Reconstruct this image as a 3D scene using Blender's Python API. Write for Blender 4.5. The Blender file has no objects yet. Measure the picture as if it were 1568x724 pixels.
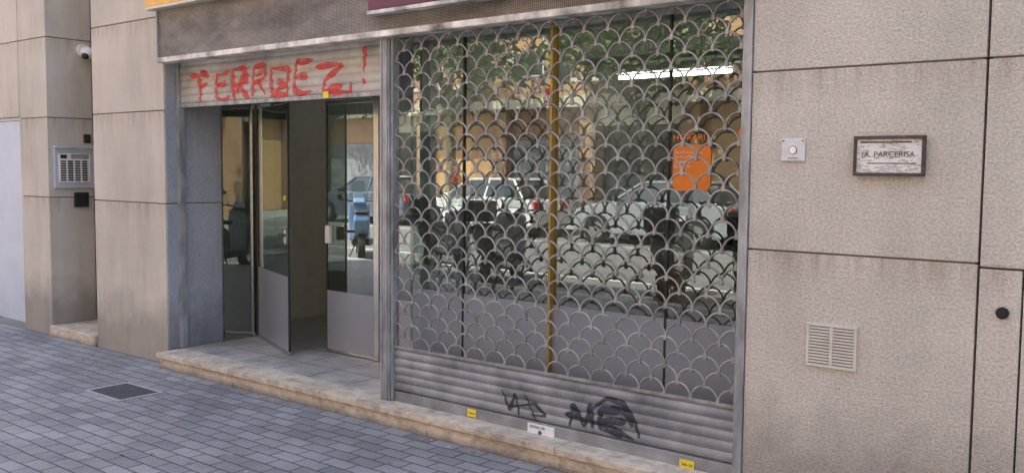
import bpy, bmesh, math, random
from mathutils import Vector, Matrix
random.seed(7)
SKY=0.74; SUN=17.0
# ------------------------------------------------------------------ materials
def new_mat(name):
    m=bpy.data.materials.new(name); m.use_nodes=True
    nt=m.node_tree; b=nt.nodes.get("Principled BSDF"); return m,nt,b
def N(nt,t,**k):
    n=nt.nodes.new(t)
    for a,v in k.items():
        if a.startswith("i_"): n.inputs[a[2:].replace("_"," ")].default_value=v
        else: setattr(n,a,v)
    return n
def ramp(nt,stops):
    r=nt.nodes.new("ShaderNodeValToRGB"); e=r.color_ramp.elements
    while len(e)<len(stops): e.new(0.5)
    for i,(p,c) in enumerate(stops):
        e[i].position=p; e[i].color=(c,c,c,1) if not isinstance(c,tuple) else (*c,1)
    return r
def mul(nt,a,b,fac=1.0,bt='MULTIPLY'):
    x=nt.nodes.new("ShaderNodeMix"); x.data_type='RGBA'; x.blend_type=bt
    if isinstance(fac,(int,float)): x.inputs[0].default_value=fac
    else: nt.links.new(fac,x.inputs[0])
    for s,v in ((6,a),(7,b)):
        if isinstance(v,tuple): x.inputs[s].default_value=(*v,1)
        else: nt.links.new(v,x.inputs[s])
    return x.outputs[2]
def coords(nt,scale=(1,1,1)):
    g=nt.nodes.new("ShaderNodeNewGeometry"); mp=nt.nodes.new("ShaderNodeMapping")
    mp.inputs['Scale'].default_value=scale; nt.links.new(g.outputs['Position'],mp.inputs['Vector']); return mp.outputs['Vector']
def noise(nt,scale,detail=4,rough=.6,vec=None):
    n=N(nt,"ShaderNodeTexNoise"); n.inputs['Scale'].default_value=scale; n.inputs['Detail'].default_value=detail; n.inputs['Roughness'].default_value=rough
    nt.links.new(vec if vec else coords(nt),n.inputs['Vector']); return n.outputs['Fac']
def simple(name,col,rough=.6,metal=0.,var=.12,vscale=9,bump=0.,bscale=80,coat=0.,spec=.5,stretch=None):
    m,nt,b=new_mat(name)
    n=noise(nt,vscale,4,.6,coords(nt,stretch) if stretch else None); r=ramp(nt,[(.3,1-var),(.7,1+var*.5)]); nt.links.new(n,r.inputs[0])
    nt.links.new(mul(nt,tuple(col),r.outputs[0]),b.inputs['Base Color'])
    b.inputs['Roughness'].default_value=rough; b.inputs['Metallic'].default_value=metal
    b.inputs['Coat Weight'].default_value=coat; b.inputs['Specular IOR Level'].default_value=spec
    if bump:
        bn=noise(nt,bscale,3); bp=N(nt,"ShaderNodeBump"); bp.inputs['Strength'].default_value=bump; bp.inputs['Distance'].default_value=.01
        nt.links.new(bn,bp.inputs['Height']); nt.links.new(bp.outputs[0],b.inputs['Normal'])
    return m
def emis(name,col,s):
    m,nt,b=new_mat(name); b.inputs['Base Color'].default_value=(*col,1); b.inputs['Emission Color'].default_value=(*col,1); b.inputs['Emission Strength'].default_value=s; return m

def stucco(name,col,grain=90,bstr=.6,stain=.35,bdist=.012,joints=(1.24,2.06),fgr=(.74,1.1)):
    m,nt,b=new_mat(name)
    big=ramp(nt,[(.3,.84),(.65,1.05)]); nt.links.new(noise(nt,1.3,5,.62),big.inputs[0])
    stk=ramp(nt,[(.28,1-stain),(.55,1.0)]); nt.links.new(noise(nt,1.0,6,.65,coords(nt,(4,4,.7))),stk.inputs[0])
    fine=ramp(nt,[(.33,fgr[0]),(.62,fgr[1])]); nt.links.new(noise(nt,grain,3,.7),fine.inputs[0])
    c=mul(nt,tuple(col),big.outputs[0]); c=mul(nt,c,stk.outputs[0]); c=mul(nt,c,fine.outputs[0])
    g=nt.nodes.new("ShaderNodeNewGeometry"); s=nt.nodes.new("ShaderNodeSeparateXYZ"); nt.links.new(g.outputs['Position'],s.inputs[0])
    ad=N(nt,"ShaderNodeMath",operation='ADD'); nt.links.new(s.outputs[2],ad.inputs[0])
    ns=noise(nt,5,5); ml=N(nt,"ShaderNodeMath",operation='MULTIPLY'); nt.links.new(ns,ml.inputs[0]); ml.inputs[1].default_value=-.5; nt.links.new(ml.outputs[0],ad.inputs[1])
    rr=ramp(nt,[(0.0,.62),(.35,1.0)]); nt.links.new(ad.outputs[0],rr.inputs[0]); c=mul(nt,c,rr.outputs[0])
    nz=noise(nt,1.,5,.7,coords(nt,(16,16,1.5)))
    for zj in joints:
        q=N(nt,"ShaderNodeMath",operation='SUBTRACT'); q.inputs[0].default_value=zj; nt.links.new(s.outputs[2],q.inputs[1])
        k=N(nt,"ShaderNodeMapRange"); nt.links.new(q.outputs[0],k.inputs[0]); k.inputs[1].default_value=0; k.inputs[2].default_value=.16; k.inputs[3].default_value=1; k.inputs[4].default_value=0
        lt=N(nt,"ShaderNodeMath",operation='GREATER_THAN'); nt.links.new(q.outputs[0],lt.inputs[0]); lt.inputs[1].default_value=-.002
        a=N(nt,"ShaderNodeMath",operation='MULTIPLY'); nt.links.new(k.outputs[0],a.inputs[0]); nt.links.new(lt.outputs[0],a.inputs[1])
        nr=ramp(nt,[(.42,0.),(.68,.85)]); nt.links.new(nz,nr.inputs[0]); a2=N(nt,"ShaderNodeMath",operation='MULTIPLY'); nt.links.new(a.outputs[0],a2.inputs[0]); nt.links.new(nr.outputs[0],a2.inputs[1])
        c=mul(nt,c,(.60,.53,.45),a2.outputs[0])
    ru=ramp(nt,[(.66,0.),(.8,.5)]); nt.links.new(noise(nt,4.5,6,.7),ru.inputs[0])
    c=mul(nt,c,(.68,.60,.50),ru.outputs[0])
    pk=ramp(nt,[(.215,.45),(.25,1.)]); nt.links.new(noise(nt,30,2,.5),pk.inputs[0]); c=mul(nt,c,pk.outputs[0])
    nt.links.new(c,b.inputs['Base Color']); b.inputs['Roughness'].default_value=.92; b.inputs['Specular IOR Level'].default_value=.25
    bp=N(nt,"ShaderNodeBump"); bp.inputs['Strength'].default_value=bstr; bp.inputs['Distance'].default_value=bdist
    nt.links.new(noise(nt,grain,4,.65),bp.inputs['Height']); nt.links.new(bp.outputs[0],b.inputs['Normal'])
    return m
M={}
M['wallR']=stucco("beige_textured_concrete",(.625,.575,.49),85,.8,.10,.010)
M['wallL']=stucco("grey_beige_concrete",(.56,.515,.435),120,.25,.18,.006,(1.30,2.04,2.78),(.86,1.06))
M['joint']=simple("joint_sealant",(.20,.155,.11),.9)
M['reveal']=stucco("blue_grey_painted_concrete",(.34,.36,.385),60,.3,.3,.006,(),(.86,1.05))
M['galv']=simple("galvanised_steel",(.37,.38,.385),.45,.4,.5,5,.1,40,stretch=(3,3,.8))
M['steel']=simple("stainless_steel",(.62,.61,.58),.22,1.,.1,12)
M['shutter']=simple("shutter_slats_grey",(.275,.28,.29),.5,.25,.5,4,.15,60)
M['shutterB']=simple("shutter_slats_beige",(.47,.455,.42),.55,.1,.4,4,.15,60)
M['grille']=simple("grille_rod_steel",(.34,.325,.30),.42,.4,.5,9)
M['lip']=simple("worn_white_trim",(.68,.65,.58),.6,.0,.85,5)
M['gold']=simple("gold_anodised_profile",(.50,.33,.08),.35,.6,.2,8)
M['yellow']=simple("yellow_signboard",(.80,.42,.07),.45)
M['purple']=simple("purple_signboard",(.13,.035,.07),.4)
M['cream']=simple("cream_trim",(.62,.56,.42),.6)
M['ventp']=simple("beige_vent_plastic",(.60,.57,.49),.5)
M['white']=simple("white_plastic",(.75,.75,.73),.35)
M['black']=simple("black_plastic",(.02,.02,.022),.4)
M['dark']=simple("dark_void",(.02,.02,.02),.8)
M['yel_st']=simple("yellow_sticker",(.8,.62,.03),.4)
M['orange']=simple("orange_vinyl",(.85,.23,.02),.35)
M['bluedoor']=simple("pale_blue_painted_door",(.50,.55,.62),.5,0,.08,3)
M['intwall']=simple("interior_wall_paint",(.56,.54,.47),.8)
M['intceil']=simple("interior_ceiling",(.5,.5,.48),.8)
M['intfloor']=simple("interior_floor_tile",(.32,.30,.27),.35)
M['bulk']=simple("grey_bulkhead_panel",(.30,.34,.335),.7)
M['greypanel']=simple("pale_grey_added_panel",(.62,.66,.64),.7)
M['desk']=simple("desk_laminate",(.45,.33,.2),.5)
M['rust']=simple("rusty_frame",(.10,.075,.06),.75,.2,.5,30,.4,120)
M['iron']=simple("cast_iron",(.09,.09,.095),.6,.4,.4,30,.4,120)
M['rubber']=simple("tyre_rubber",(.02,.02,.02),.85)
M['redlamp']=simple("red_plastic",(.5,.04,.03),.35)
M['tube']=emis("fluorescent_tube",(1,.98,.92),20)
M['bark']=simple("plane_tree_bark",(.22,.19,.14),.9,0,.5,10,.6,30)
M['intercom']=simple("brushed_aluminium",(.62,.65,.69),.35,.4,.1,20)
def spray(name,col,lo,hi,cover=.85):
    m,nt,b=new_mat(name)
    b.inputs['Base Color'].default_value=(*col,1); b.inputs['Roughness'].default_value=.6
    out=nt.nodes.get("Material Output"); t=N(nt,"ShaderNodeBsdfTransparent")
    r=ramp(nt,[(lo,cover*.15),(hi,cover)]); nt.links.new(noise(nt,26,7,.85),r.inputs[0])
    mx=N(nt,"ShaderNodeMixShader"); nt.links.new(r.outputs[0],mx.inputs[0]); nt.links.new(t.outputs[0],mx.inputs[1]); nt.links.new(b.outputs[0],mx.inputs[2]); nt.links.new(mx.outputs[0],out.inputs[0]); return m
M['redpaint']=spray("red_spray_paint",(.72,.06,.05),.36,.55,.88)
M['blackpaint']=spray("black_spray_paint",(.03,.03,.045),.32,.50,.95)

def perforated():
    m,nt,b=new_mat("perforated_sheet")
    g=nt.nodes.new("ShaderNodeNewGeometry"); s=nt.nodes.new("ShaderNodeSeparateXYZ"); nt.links.new(g.outputs['Position'],s.inputs[0])
    def sn(a,bb,sgn):
        q=N(nt,"ShaderNodeMath",operation='MULTIPLY_ADD'); nt.links.new(bb,q.inputs[0]); q.inputs[1].default_value=sgn*1.5; nt.links.new(a,q.inputs[2])
        k=N(nt,"ShaderNodeMath",operation='MULTIPLY'); nt.links.new(q.outputs[0],k.inputs[0]); k.inputs[1].default_value=240
        z=N(nt,"ShaderNodeMath",operation='SINE'); nt.links.new(k.outputs[0],z.inputs[0]); return z.outputs[0]
    a=sn(s.outputs[0],s.outputs[2],1); c=sn(s.outputs[0],s.outputs[2],-1)
    p=N(nt,"ShaderNodeMath",operation='MULTIPLY'); nt.links.new(a,p.inputs[0]); nt.links.new(c,p.inputs[1])
    r=ramp(nt,[(.12,1.),(.3,.15)]); nt.links.new(p.outputs[0],r.inputs[0])
    st=ramp(nt,[(.35,.45),(.62,1.05)]); nt.links.new(noise(nt,2.2,6,.7,coords(nt,(1,1,2.5))),st.inputs[0])
    c2=mul(nt,(.31,.275,.245),r.outputs[0]); c2=mul(nt,c2,st.outputs[0])
    nt.links.new(c2,b.inputs['Base Color']); b.inputs['Roughness'].default_value=.6; b.inputs['Metallic'].default_value=.1
    return m
M['perf']=perforated()
def marble():
    m,nt,b=new_mat("cream_marble_step")
    r=ramp(nt,[(.3,.62),(.6,1.05)]); nt.links.new(noise(nt,5,7,.7),r.inputs[0])
    d=ramp(nt,[(.35,.45),(.55,1.0)]); nt.links.new(noise(nt,12,6,.75,coords(nt,(1,1,2))),d.inputs[0])
    c=mul(nt,(.62,.53,.40),r.outputs[0]); c=mul(nt,c,d.outputs[0],.75)
    g=nt.nodes.new("ShaderNodeNewGeometry"); s=nt.nodes.new("ShaderNodeSeparateXYZ"); nt.links.new(g.outputs['Position'],s.inputs[0])
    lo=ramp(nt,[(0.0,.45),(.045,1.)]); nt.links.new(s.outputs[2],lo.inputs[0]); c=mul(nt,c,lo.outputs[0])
    nt.links.new(c,b.inputs['Base Color']); b.inputs['Roughness'].default_value=.55; return m
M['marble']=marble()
def paving():
    m,nt,b=new_mat("grey_paving_blocks")
    br=N(nt,"ShaderNodeTexBrick"); br.offset=.5; br.inputs['Scale'].default_value=1; br.inputs['Brick Width'].default_value=.20; br.inputs['Row Height'].default_value=.105
    br.inputs['Mortar Size'].default_value=.0055; br.inputs['Mortar Smooth'].default_value=.4; br.inputs['Bias'].default_value=0
    br.inputs['Color1'].default_value=(.185,.185,.19,1); br.inputs['Color2'].default_value=(.28,.275,.272,1); br.inputs['Mortar'].default_value=(.055,.053,.05,1)
    wn=N(nt,"ShaderNodeTexNoise"); wn.inputs['Scale'].default_value=2.2; nt.links.new(coords(nt),wn.inputs['Vector'])
    wv=N(nt,"ShaderNodeVectorMath",operation='MULTIPLY_ADD'); nt.links.new(wn.outputs['Color'],wv.inputs[0]); wv.inputs[1].default_value=(.022,.022,0); nt.links.new(coords(nt),wv.inputs[2])
    nt.links.new(wv.outputs[0],br.inputs['Vector'])
    st=ramp(nt,[(.32,.70),(.62,1.1)]); nt.links.new(noise(nt,1.4,6,.68),st.inputs[0])
    sp=ramp(nt,[(.30,.5),(.40,1.)]); nt.links.new(noise(nt,17,3,.6),sp.inputs[0])
    wp=ramp(nt,[(.62,0.),(.72,.4)]); nt.links.new(noise(nt,9,5,.7),wp.inputs[0])
    fi=ramp(nt,[(.3,.82),(.7,1.12)]); nt.links.new(noise(nt,160,2,.6),fi.inputs[0])
    c=mul(nt,br.outputs['Color'],st.outputs[0]); c=mul(nt,c,sp.outputs[0],.6); c=mul(nt,c,fi.outputs[0]); c=mul(nt,c,(.43,.42,.40),wp.outputs[0],'MIX')
    nt.links.new(c,b.inputs['Base Color']); b.inputs['Roughness'].default_value=.7
    iv=N(nt,"ShaderNodeMath",operation='SUBTRACT'); iv.inputs[0].default_value=1; nt.links.new(br.outputs['Fac'],iv.inputs[1])
    bp=N(nt,"ShaderNodeBump"); bp.inputs['Strength'].default_value=.8; bp.inputs['Distance'].default_value=.007; nt.links.new(iv.outputs[0],bp.inputs['Height'])
    nt.links.new(bp.outputs[0],b.inputs['Normal']); return m
M['paving']=paving()
def porch():
    m,nt,b=new_mat("porch_floor_tile")
    br=N(nt,"ShaderNodeTexBrick"); br.offset=0; br.inputs['Scale'].default_value=1; br.inputs['Brick Width'].default_value=.4; br.inputs['Row Height'].default_value=.4
    br.inputs['Mortar Size'].default_value=.005
    br.inputs['Color1'].default_value=(.42,.40,.36,1); br.inputs['Color2'].default_value=(.48,.45,.40,1); br.inputs['Mortar'].default_value=(.1,.09,.08,1)
    nt.links.new(coords(nt),br.inputs['Vector'])
    st=ramp(nt,[(.32,.55),(.62,1.08)]); nt.links.new(noise(nt,4,7,.72),st.inputs[0])
    nt.links.new(mul(nt,br.outputs['Color'],st.outputs[0]),b.inputs['Base Color']); b.inputs['Roughness'].default_value=.4; return m
M['porch']=porch()
def brickm(name,c1,c2,mo,w=.25,h=.07):
    m,nt,b=new_mat(name)
    g=nt.nodes.new("ShaderNodeNewGeometry"); s=nt.nodes.new("ShaderNodeSeparateXYZ"); nt.links.new(g.outputs['Position'],s.inputs[0])
    cb=nt.nodes.new("ShaderNodeCombineXYZ"); nt.links.new(s.outputs[0],cb.inputs[0]); nt.links.new(s.outputs[2],cb.inputs[1])
    br=N(nt,"ShaderNodeTexBrick"); br.inputs['Scale'].default_value=1; br.inputs['Brick Width'].default_value=w; br.inputs['Row Height'].default_value=h; br.inputs['Mortar Size'].default_value=.006
    br.inputs['Color1'].default_value=(*c1,1); br.inputs['Color2'].default_value=(*c2,1); br.inputs['Mortar'].default_value=(*mo,1)
    nt.links.new(cb.outputs[0],br.inputs['Vector']); nt.links.new(br.outputs['Color'],b.inputs['Base Color']); b.inputs['Roughness'].default_value=.9; return m
M['brick']=brickm("orange_brick",(.46,.25,.13),(.38,.20,.10),(.4,.35,.3))
M['blind']=brickm("slatted_blind",(.60,.36,.17),(.55,.33,.16),(.2,.1,.05),8,.09)
M['asphalt']=simple("asphalt",(.16,.158,.152),.85,0,.3,2,.4,150)
M['kerb']=simple("granite_kerb",(.34,.34,.33),.8,0,.2,8)
M['fpave']=simple("far_pavement",(.34,.34,.32),.85,0,.2,4)
M['ground']=simple("ground",(.18,.17,.15),.9)
M['line']=simple("road_paint",(.7,.7,.68),.7)
def glass(name,tint,refl,rough=0.):
    m,nt,b=new_mat(name); nt.nodes.remove(b)
    out=nt.nodes.get("Material Output")
    t=N(nt,"ShaderNodeBsdfTransparent"); t.inputs[0].default_value=(*tint,1)
    g=N(nt,"ShaderNodeBsdfGlossy"); g.inputs['Roughness'].default_value=rough; g.inputs[0].default_value=(.93,1,.97,1)
    lw=N(nt,"ShaderNodeFresnel"); lw.inputs[0].default_value=1.5
    ma=N(nt,"ShaderNodeMath",operation='MULTIPLY_ADD'); nt.links.new(lw.outputs[0],ma.inputs[0]); ma.inputs[1].default_value=1.6; ma.inputs[2].default_value=refl; ma.use_clamp=True
    mx=N(nt,"ShaderNodeMixShader"); nt.links.new(ma.outputs[0],mx.inputs[0]); nt.links.new(t.outputs[0],mx.inputs[1]); nt.links.new(g.outputs[0],mx.inputs[2])
    nt.links.new(mx.outputs[0],out.inputs[0]); return m
M['glass']=glass("shop_glass",(.62,.71,.68),.15)
M['dglass']=glass("tinted_door_glass",(.30,.36,.35),.24)
M['rglass']=glass("door_glass",(.55,.62,.60),.22)
M['cglass']=simple("dark_window_glass",(.03,.04,.045),.05,0,.05,2,coat=1.)
def film():
    m,nt,b=new_mat("grey_privacy_film_on_glass")
    r=ramp(nt,[(.3,.88),(.7,1.04)]); nt.links.new(noise(nt,1.5,5),r.inputs[0])
    nt.links.new(mul(nt,(.26,.28,.315),r.outputs[0]),b.inputs['Base Color'])
    b.inputs['Roughness'].default_value=.35; b.inputs['Coat Weight'].default_value=.6; b.inputs['Coat Roughness'].default_value=.02; b.inputs['Coat IOR'].default_value=1.5; return m
M['film']=film()
def leaf(name,c):
    m,nt,b=new_mat(name)
    r=ramp(nt,[(.3,(c[0]*.5,c[1]*.55,c[2]*.5)),(.7,(c[0]*1.3,c[1]*1.2,c[2]))]); nt.links.new(noise(nt,1.3,4),r.inputs[0])
    nt.links.new(r.outputs[0],b.inputs['Base Color']); b.inputs['Roughness'].default_value=.55
    return m
M['leaf']=leaf("plane_tree_leaves",(.085,.14,.035))

# ------------------------------------------------------------------ mesh helpers
def grp(name,loc=(0,0,0),rz=0):
    e=bpy.data.objects.new(name,None); e.empty_display_size=.2; e.location=loc; e.rotation_euler=(0,0,rz); bpy.context.scene.collection.objects.link(e); return e
def mkobj(name,me,mat=None,parent=None,smooth=False):
    o=bpy.data.objects.new(name,me); bpy.context.scene.collection.objects.link(o)
    if mat: me.materials.append(M[mat] if isinstance(mat,str) else mat)
    if parent: o.parent=parent
    if smooth:
        for p in me.polygons: p.use_smooth=True
    return o
def boxes(name,lst,mat,parent=None,bevel=0.):
    bm=bmesh.new()
    for (x0,x1,y0,y1,z0,z1) in lst:
        r=bmesh.ops.create_cube(bm,size=1); vs=r['verts']
        bmesh.ops.scale(bm,vec=(abs(x1-x0),abs(y1-y0),abs(z1-z0)),verts=vs)
        bmesh.ops.translate(bm,vec=((x0+x1)/2,(y0+y1)/2,(z0+z1)/2),verts=vs)
    if bevel: bmesh.ops.bevel(bm,geom=bm.edges[:],offset=bevel,segments=2,affect='EDGES',profile=.6)
    me=bpy.data.meshes.new(name); bm.to_mesh(me); bm.free(); return mkobj(name,me,mat,parent)
def box(name,x0,x1,y0,y1,z0,z1,mat,parent=None,bevel=0.): return boxes(name,[(x0,x1,y0,y1,z0,z1)],mat,parent,bevel)
def cyl(name,p0,p1,r,mat,parent=None,seg=20,r2=None,bevel=0.):
    p0=Vector(p0);p1=Vector(p1);d=p1-p0;bm=bmesh.new()
    bmesh.ops.create_cone(bm,cap_ends=True,segments=seg,radius1=r,radius2=r if r2 is None else r2,depth=d.length)
    mt=Matrix.Translation((p0+p1)/2)@d.to_track_quat('Z','Y').to_matrix().to_4x4(); bmesh.ops.transform(bm,matrix=mt,verts=bm.verts)
    me=bpy.data.meshes.new(name); bm.to_mesh(me); bm.free(); return mkobj(name,me,mat,parent)
def sphere(name,c,s,mat,parent=None,seg=20):
    bm=bmesh.new(); bmesh.ops.create_uvsphere(bm,u_segments=seg,v_segments=seg//2+2,radius=1)
    bmesh.ops.scale(bm,vec=s if isinstance(s,tuple) else (s,s,s),verts=bm.verts); bmesh.ops.translate(bm,vec=c,verts=bm.verts)
    me=bpy.data.meshes.new(name); bm.to_mesh(me); bm.free(); return mkobj(name,me,mat,parent,True)
def tube(name,lines,r,mat,parent=None,cyc=False,res=3,smooth=False):
    cu=bpy.data.curves.new(name,'CURVE'); cu.dimensions='3D'; cu.bevel_depth=r; cu.bevel_resolution=res; cu.use_fill_caps=True
    for L in lines:
        s=cu.splines.new('POLY'); s.points.add(len(L)-1)
        for i,p in enumerate(L): s.points[i].co=(*p,1)
        s.use_cyclic_u=cyc
    o=bpy.data.objects.new(name,cu); bpy.context.scene.collection.objects.link(o); cu.materials.append(M[mat])
    if parent: o.parent=parent
    return o
def prism(name,poly,axis,a,b,mat,parent=None,bevel=0.):
    bm=bmesh.new(); f=[]
    for t in (a,b):
        f.append([bm.verts.new((p[0],t,p[1]) if axis=='y' else (t,p[0],p[1])) for p in poly])
    bm.faces.new(f[0]); bm.faces.new(list(reversed(f[1])))
    n=len(poly)
    for i in range(n): bm.faces.new((f[0][i],f[1][i],f[1][(i+1)%n],f[0][(i+1)%n]))
    bmesh.ops.recalc_face_normals(bm,faces=bm.faces)
    if bevel: bmesh.ops.bevel(bm,geom=bm.edges[:],offset=bevel,segments=3,affect='EDGES',profile=.6)
    me=bpy.data.meshes.new(name); bm.to_mesh(me); bm.free(); return mkobj(name,me,mat,parent)
def quads(name,vs,fs,mat,parent=None,smooth=False):
    me=bpy.data.meshes.new(name); me.from_pydata(vs,[],fs); me.update(); return mkobj(name,me,mat,parent,smooth)
def text(name,s,loc,size,mat,parent=None,rot=(math.pi/2,0,0)):
    cu=bpy.data.curves.new(name,'FONT'); cu.body=s; cu.size=size; cu.extrude=.0004; cu.space_line=1.15
    o=bpy.data.objects.new(name,cu); bpy.context.scene.collection.objects.link(o); o.location=loc; o.rotation_euler=rot; cu.materials.append(M[mat])
    if parent: o.parent=parent
    return o

# ------------------------------------------------------------------ building
B=grp("apartment_building")
g=.0042
def panels(name,x0,x1,y0,y1,zs,mat,inset=.012):
    L=[]
    for z0,z1 in zip(zs[:-1],zs[1:]): L.append((x0,x1,y0,y1,z0+g,z1-g))
    boxes(name,L,mat,B,.003)
    box(name+"_backing",x0+inset,x1-inset,y0+inset,y1-.002,zs[0],zs[-1]-.05,'joint',B)
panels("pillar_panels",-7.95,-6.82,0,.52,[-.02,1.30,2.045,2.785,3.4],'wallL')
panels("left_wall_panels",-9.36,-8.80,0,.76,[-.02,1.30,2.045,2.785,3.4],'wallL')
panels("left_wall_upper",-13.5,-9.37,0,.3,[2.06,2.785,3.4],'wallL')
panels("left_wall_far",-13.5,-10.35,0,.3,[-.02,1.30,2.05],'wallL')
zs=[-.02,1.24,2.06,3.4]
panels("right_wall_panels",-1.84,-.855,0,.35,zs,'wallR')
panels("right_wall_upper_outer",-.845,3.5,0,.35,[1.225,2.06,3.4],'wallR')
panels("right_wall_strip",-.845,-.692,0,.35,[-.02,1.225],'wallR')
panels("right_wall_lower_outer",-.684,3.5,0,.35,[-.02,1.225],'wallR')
box("lintel",-6.815,-1.845,.35,.8,2.46,3.3,'wallL',B)
box("portal_soffit",-8.79,-7.96,.48,.9,3.0,3.38,'wallL',B)
box("party_wall",-7.94,-7.42,.523,7,-.02,3.38,'wallL',B)
boxes("upper_storeys",[(-13.5,-8.80,0,10,3.41,12.2),(-7.95,3.5,0,10,3.41,12.2),(-8.797,-7.953,.5,10,3.41,12.2)],'wallL',B)
box("parapet",-13.6,3.6,-.06,.3,12.2,12.6,'wallR',B)
for fl in range(3):
    for i in range(6):
        x=-12.3+i*2.6; z=4.3+fl*2.9
        if i==1: x-=.35
        w=grp("window_%d_%d"%(fl,i)); w.parent=B
        boxes("frame",[(x,x+1.4,-.05,.02,z,z+.07),(x,x+1.4,-.05,.02,z+1.4,z+1.47),(x,x+.07,-.05,.02,z+.07,z+1.4),(x+1.33,x+1.4,-.05,.02,z+.07,z+1.4)],'white',w)
        box("pane",x+.07,x+1.33,-.02,.01,z+.07,z+1.4,'cglass',w)
        box("sill",x-.05,x+1.45,-.12,-.001,z-.08,z-.003,'kerb',w,.01)
I=grp("shop_interior"); I.parent=B
box("floor",-7.3,-1.6,.86,7,-.0,.115,'intfloor',I)
box("ceiling",-7.3,-1.6,.81,7,2.75,2.85,'intceil',I)
box("back_wall",-7.3,-1.6,7,7.2,0,2.75,'intwall',I)
box("left_wall",-7.4,-7.3,.53,7,0,2.75,'intwall',I)
box("right_wall",-1.7,-1.6,.36,7,0,2.75,'intwall',I)
box("partition",-5.62,-5.54,3.4,7,.115,2.75,'intwall',I)
box("side_display_floor",-7.3,-6.81,.53,.86,.0,.116,'intfloor',I)
boxes("added_grey_panel",[(-4.22,-3.16,.26,.30,1.97,2.455),(-3.155,-1.9,.26,.30,2.22,2.455)],'greypanel',I)  # invented panel, added to grey the window top where dark reflections show
boxes("desk",[(-4.4,-2.9,3.2,3.9,.82,.86),(-4.38,-4.33,3.22,3.88,.115,.82),(-2.97,-2.92,3.22,3.88,.115,.82),(-4.33,-2.97,3.24,3.27,.3,.82)],'desk',I)
for cx in (-4.0,-3.3):
    ch=grp("office_chair"); ch.parent=I
    box("seat",cx-.22,cx+.22,4.1,4.5,.53,.6,'black',ch,.03); box("back",cx-.2,cx+.2,4.5,4.56,.7,1.15,'black',ch,.02)
    cyl("stem",(cx,4.3,.2),(cx,4.3,.53),.03,'steel',ch); tube("legs",[[(cx,4.3,.22),(cx+.27*math.cos(a),4.3+.27*math.sin(a),.14)] for a in [k*1.257 for k in range(5)]],.018,'black',ch)
F=grp("added_fill_light"); F.parent=I
cyl("tube",(-5.2,4.2,2.56),(-3.95,4.2,2.56),.02,'tube',F); box("housing",-5.25,-3.9,4.13,4.27,2.60,2.68,'white',F,.01)
F_fill=grp("added_fill_light"); F_fill.parent=I  # added lamp, no such source seen; brightens the room behind the door
cyl("tube",(-6.9,3.4,2.56),(-5.9,3.4,2.56),.02,'tube',F_fill); box("housing",-6.95,-5.85,3.33,3.47,2.60,2.68,'white',F_fill,.01)

P=grp("building_portal"); P.parent=B
box("threshold",-8.79,-7.96,-.03,.52,-.02,.10,'marble',P,.008)
boxes("door_frame",[(-8.795,-8.74,.46,.52,.1,3.0),(-8.01,-7.955,.46,.52,.1,3.0),(-8.74,-8.01,.46,.52,2.2,2.26)],'steel',P,.004)
box("door_glass",-8.74,-8.01,.485,.50,.1,3.0,'cglass',P)
tube("corner_pipe",[[(-8.788,.437,.1),(-8.788,.437,3.4)]],.012,'black',P)

boxes("shop_reveal_paint",[(-6.822,-6.812,.012,.515,.12,1.29),(-6.822,-6.812,.012,.515,1.31,2.42)],'reveal',B,.002)
box("shutter_guide_rail",-6.812,-6.780,.10,.16,.12,2.42,'galv',B,.004)

S=grp("entrance_step")
L=[]; x=-6.76
while x<-1.86:
    x2=min(x+.98,-1.86); L.append((x,x2-.004,-.14+random.uniform(-.002,.002),.10,.085,.125+random.uniform(-.0015,.0015))); x=x2
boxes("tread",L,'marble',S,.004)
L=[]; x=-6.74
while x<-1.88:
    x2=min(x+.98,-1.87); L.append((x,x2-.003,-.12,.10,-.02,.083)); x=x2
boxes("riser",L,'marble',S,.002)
box("porch_floor",-6.81,-4.32,.102,.86,-.02,.118,'porch',S)

# ------------------------------------------------------------------ signs / box housing
H=grp("shutter_housing")
box("perforated_panel",-6.80,-1.86,-.045,-.03,2.452,2.815,'perf',H)
box("box_body",-6.795,-1.862,-.028,.245,2.46,3.2,'galv',H)
box("bottom_lip",-6.81,-1.855,-.065,.04,2.41,2.449,'lip',H,.006)
box("end_cap",-6.812,-6.801,-.06,.0,2.45,2.83,'galv',H)
box("soffit",-6.80,-1.86,.042,.165,2.43,2.448,'galv',H)
s=grp("yellow_signboard"); box("panel",-6.86,-5.4,-.12,-.05,2.84,3.5,'yellow',s,.008); box("trim",-6.86,-5.4,-.125,-.05,2.815,2.838,'cream',s,.003)
s=grp("cream_fascia"); box("panel",-5.39,-4.36,-.10,-.05,2.822,3.5,'cream',s,.006)
s=grp("purple_signboard"); box("panel",-4.32,-1.9,-.12,-.05,2.565,3.5,'purple',s,.008); box("trim",-4.32,-1.9,-.125,-.05,2.54,2.563,'lip',s,.003)

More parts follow.
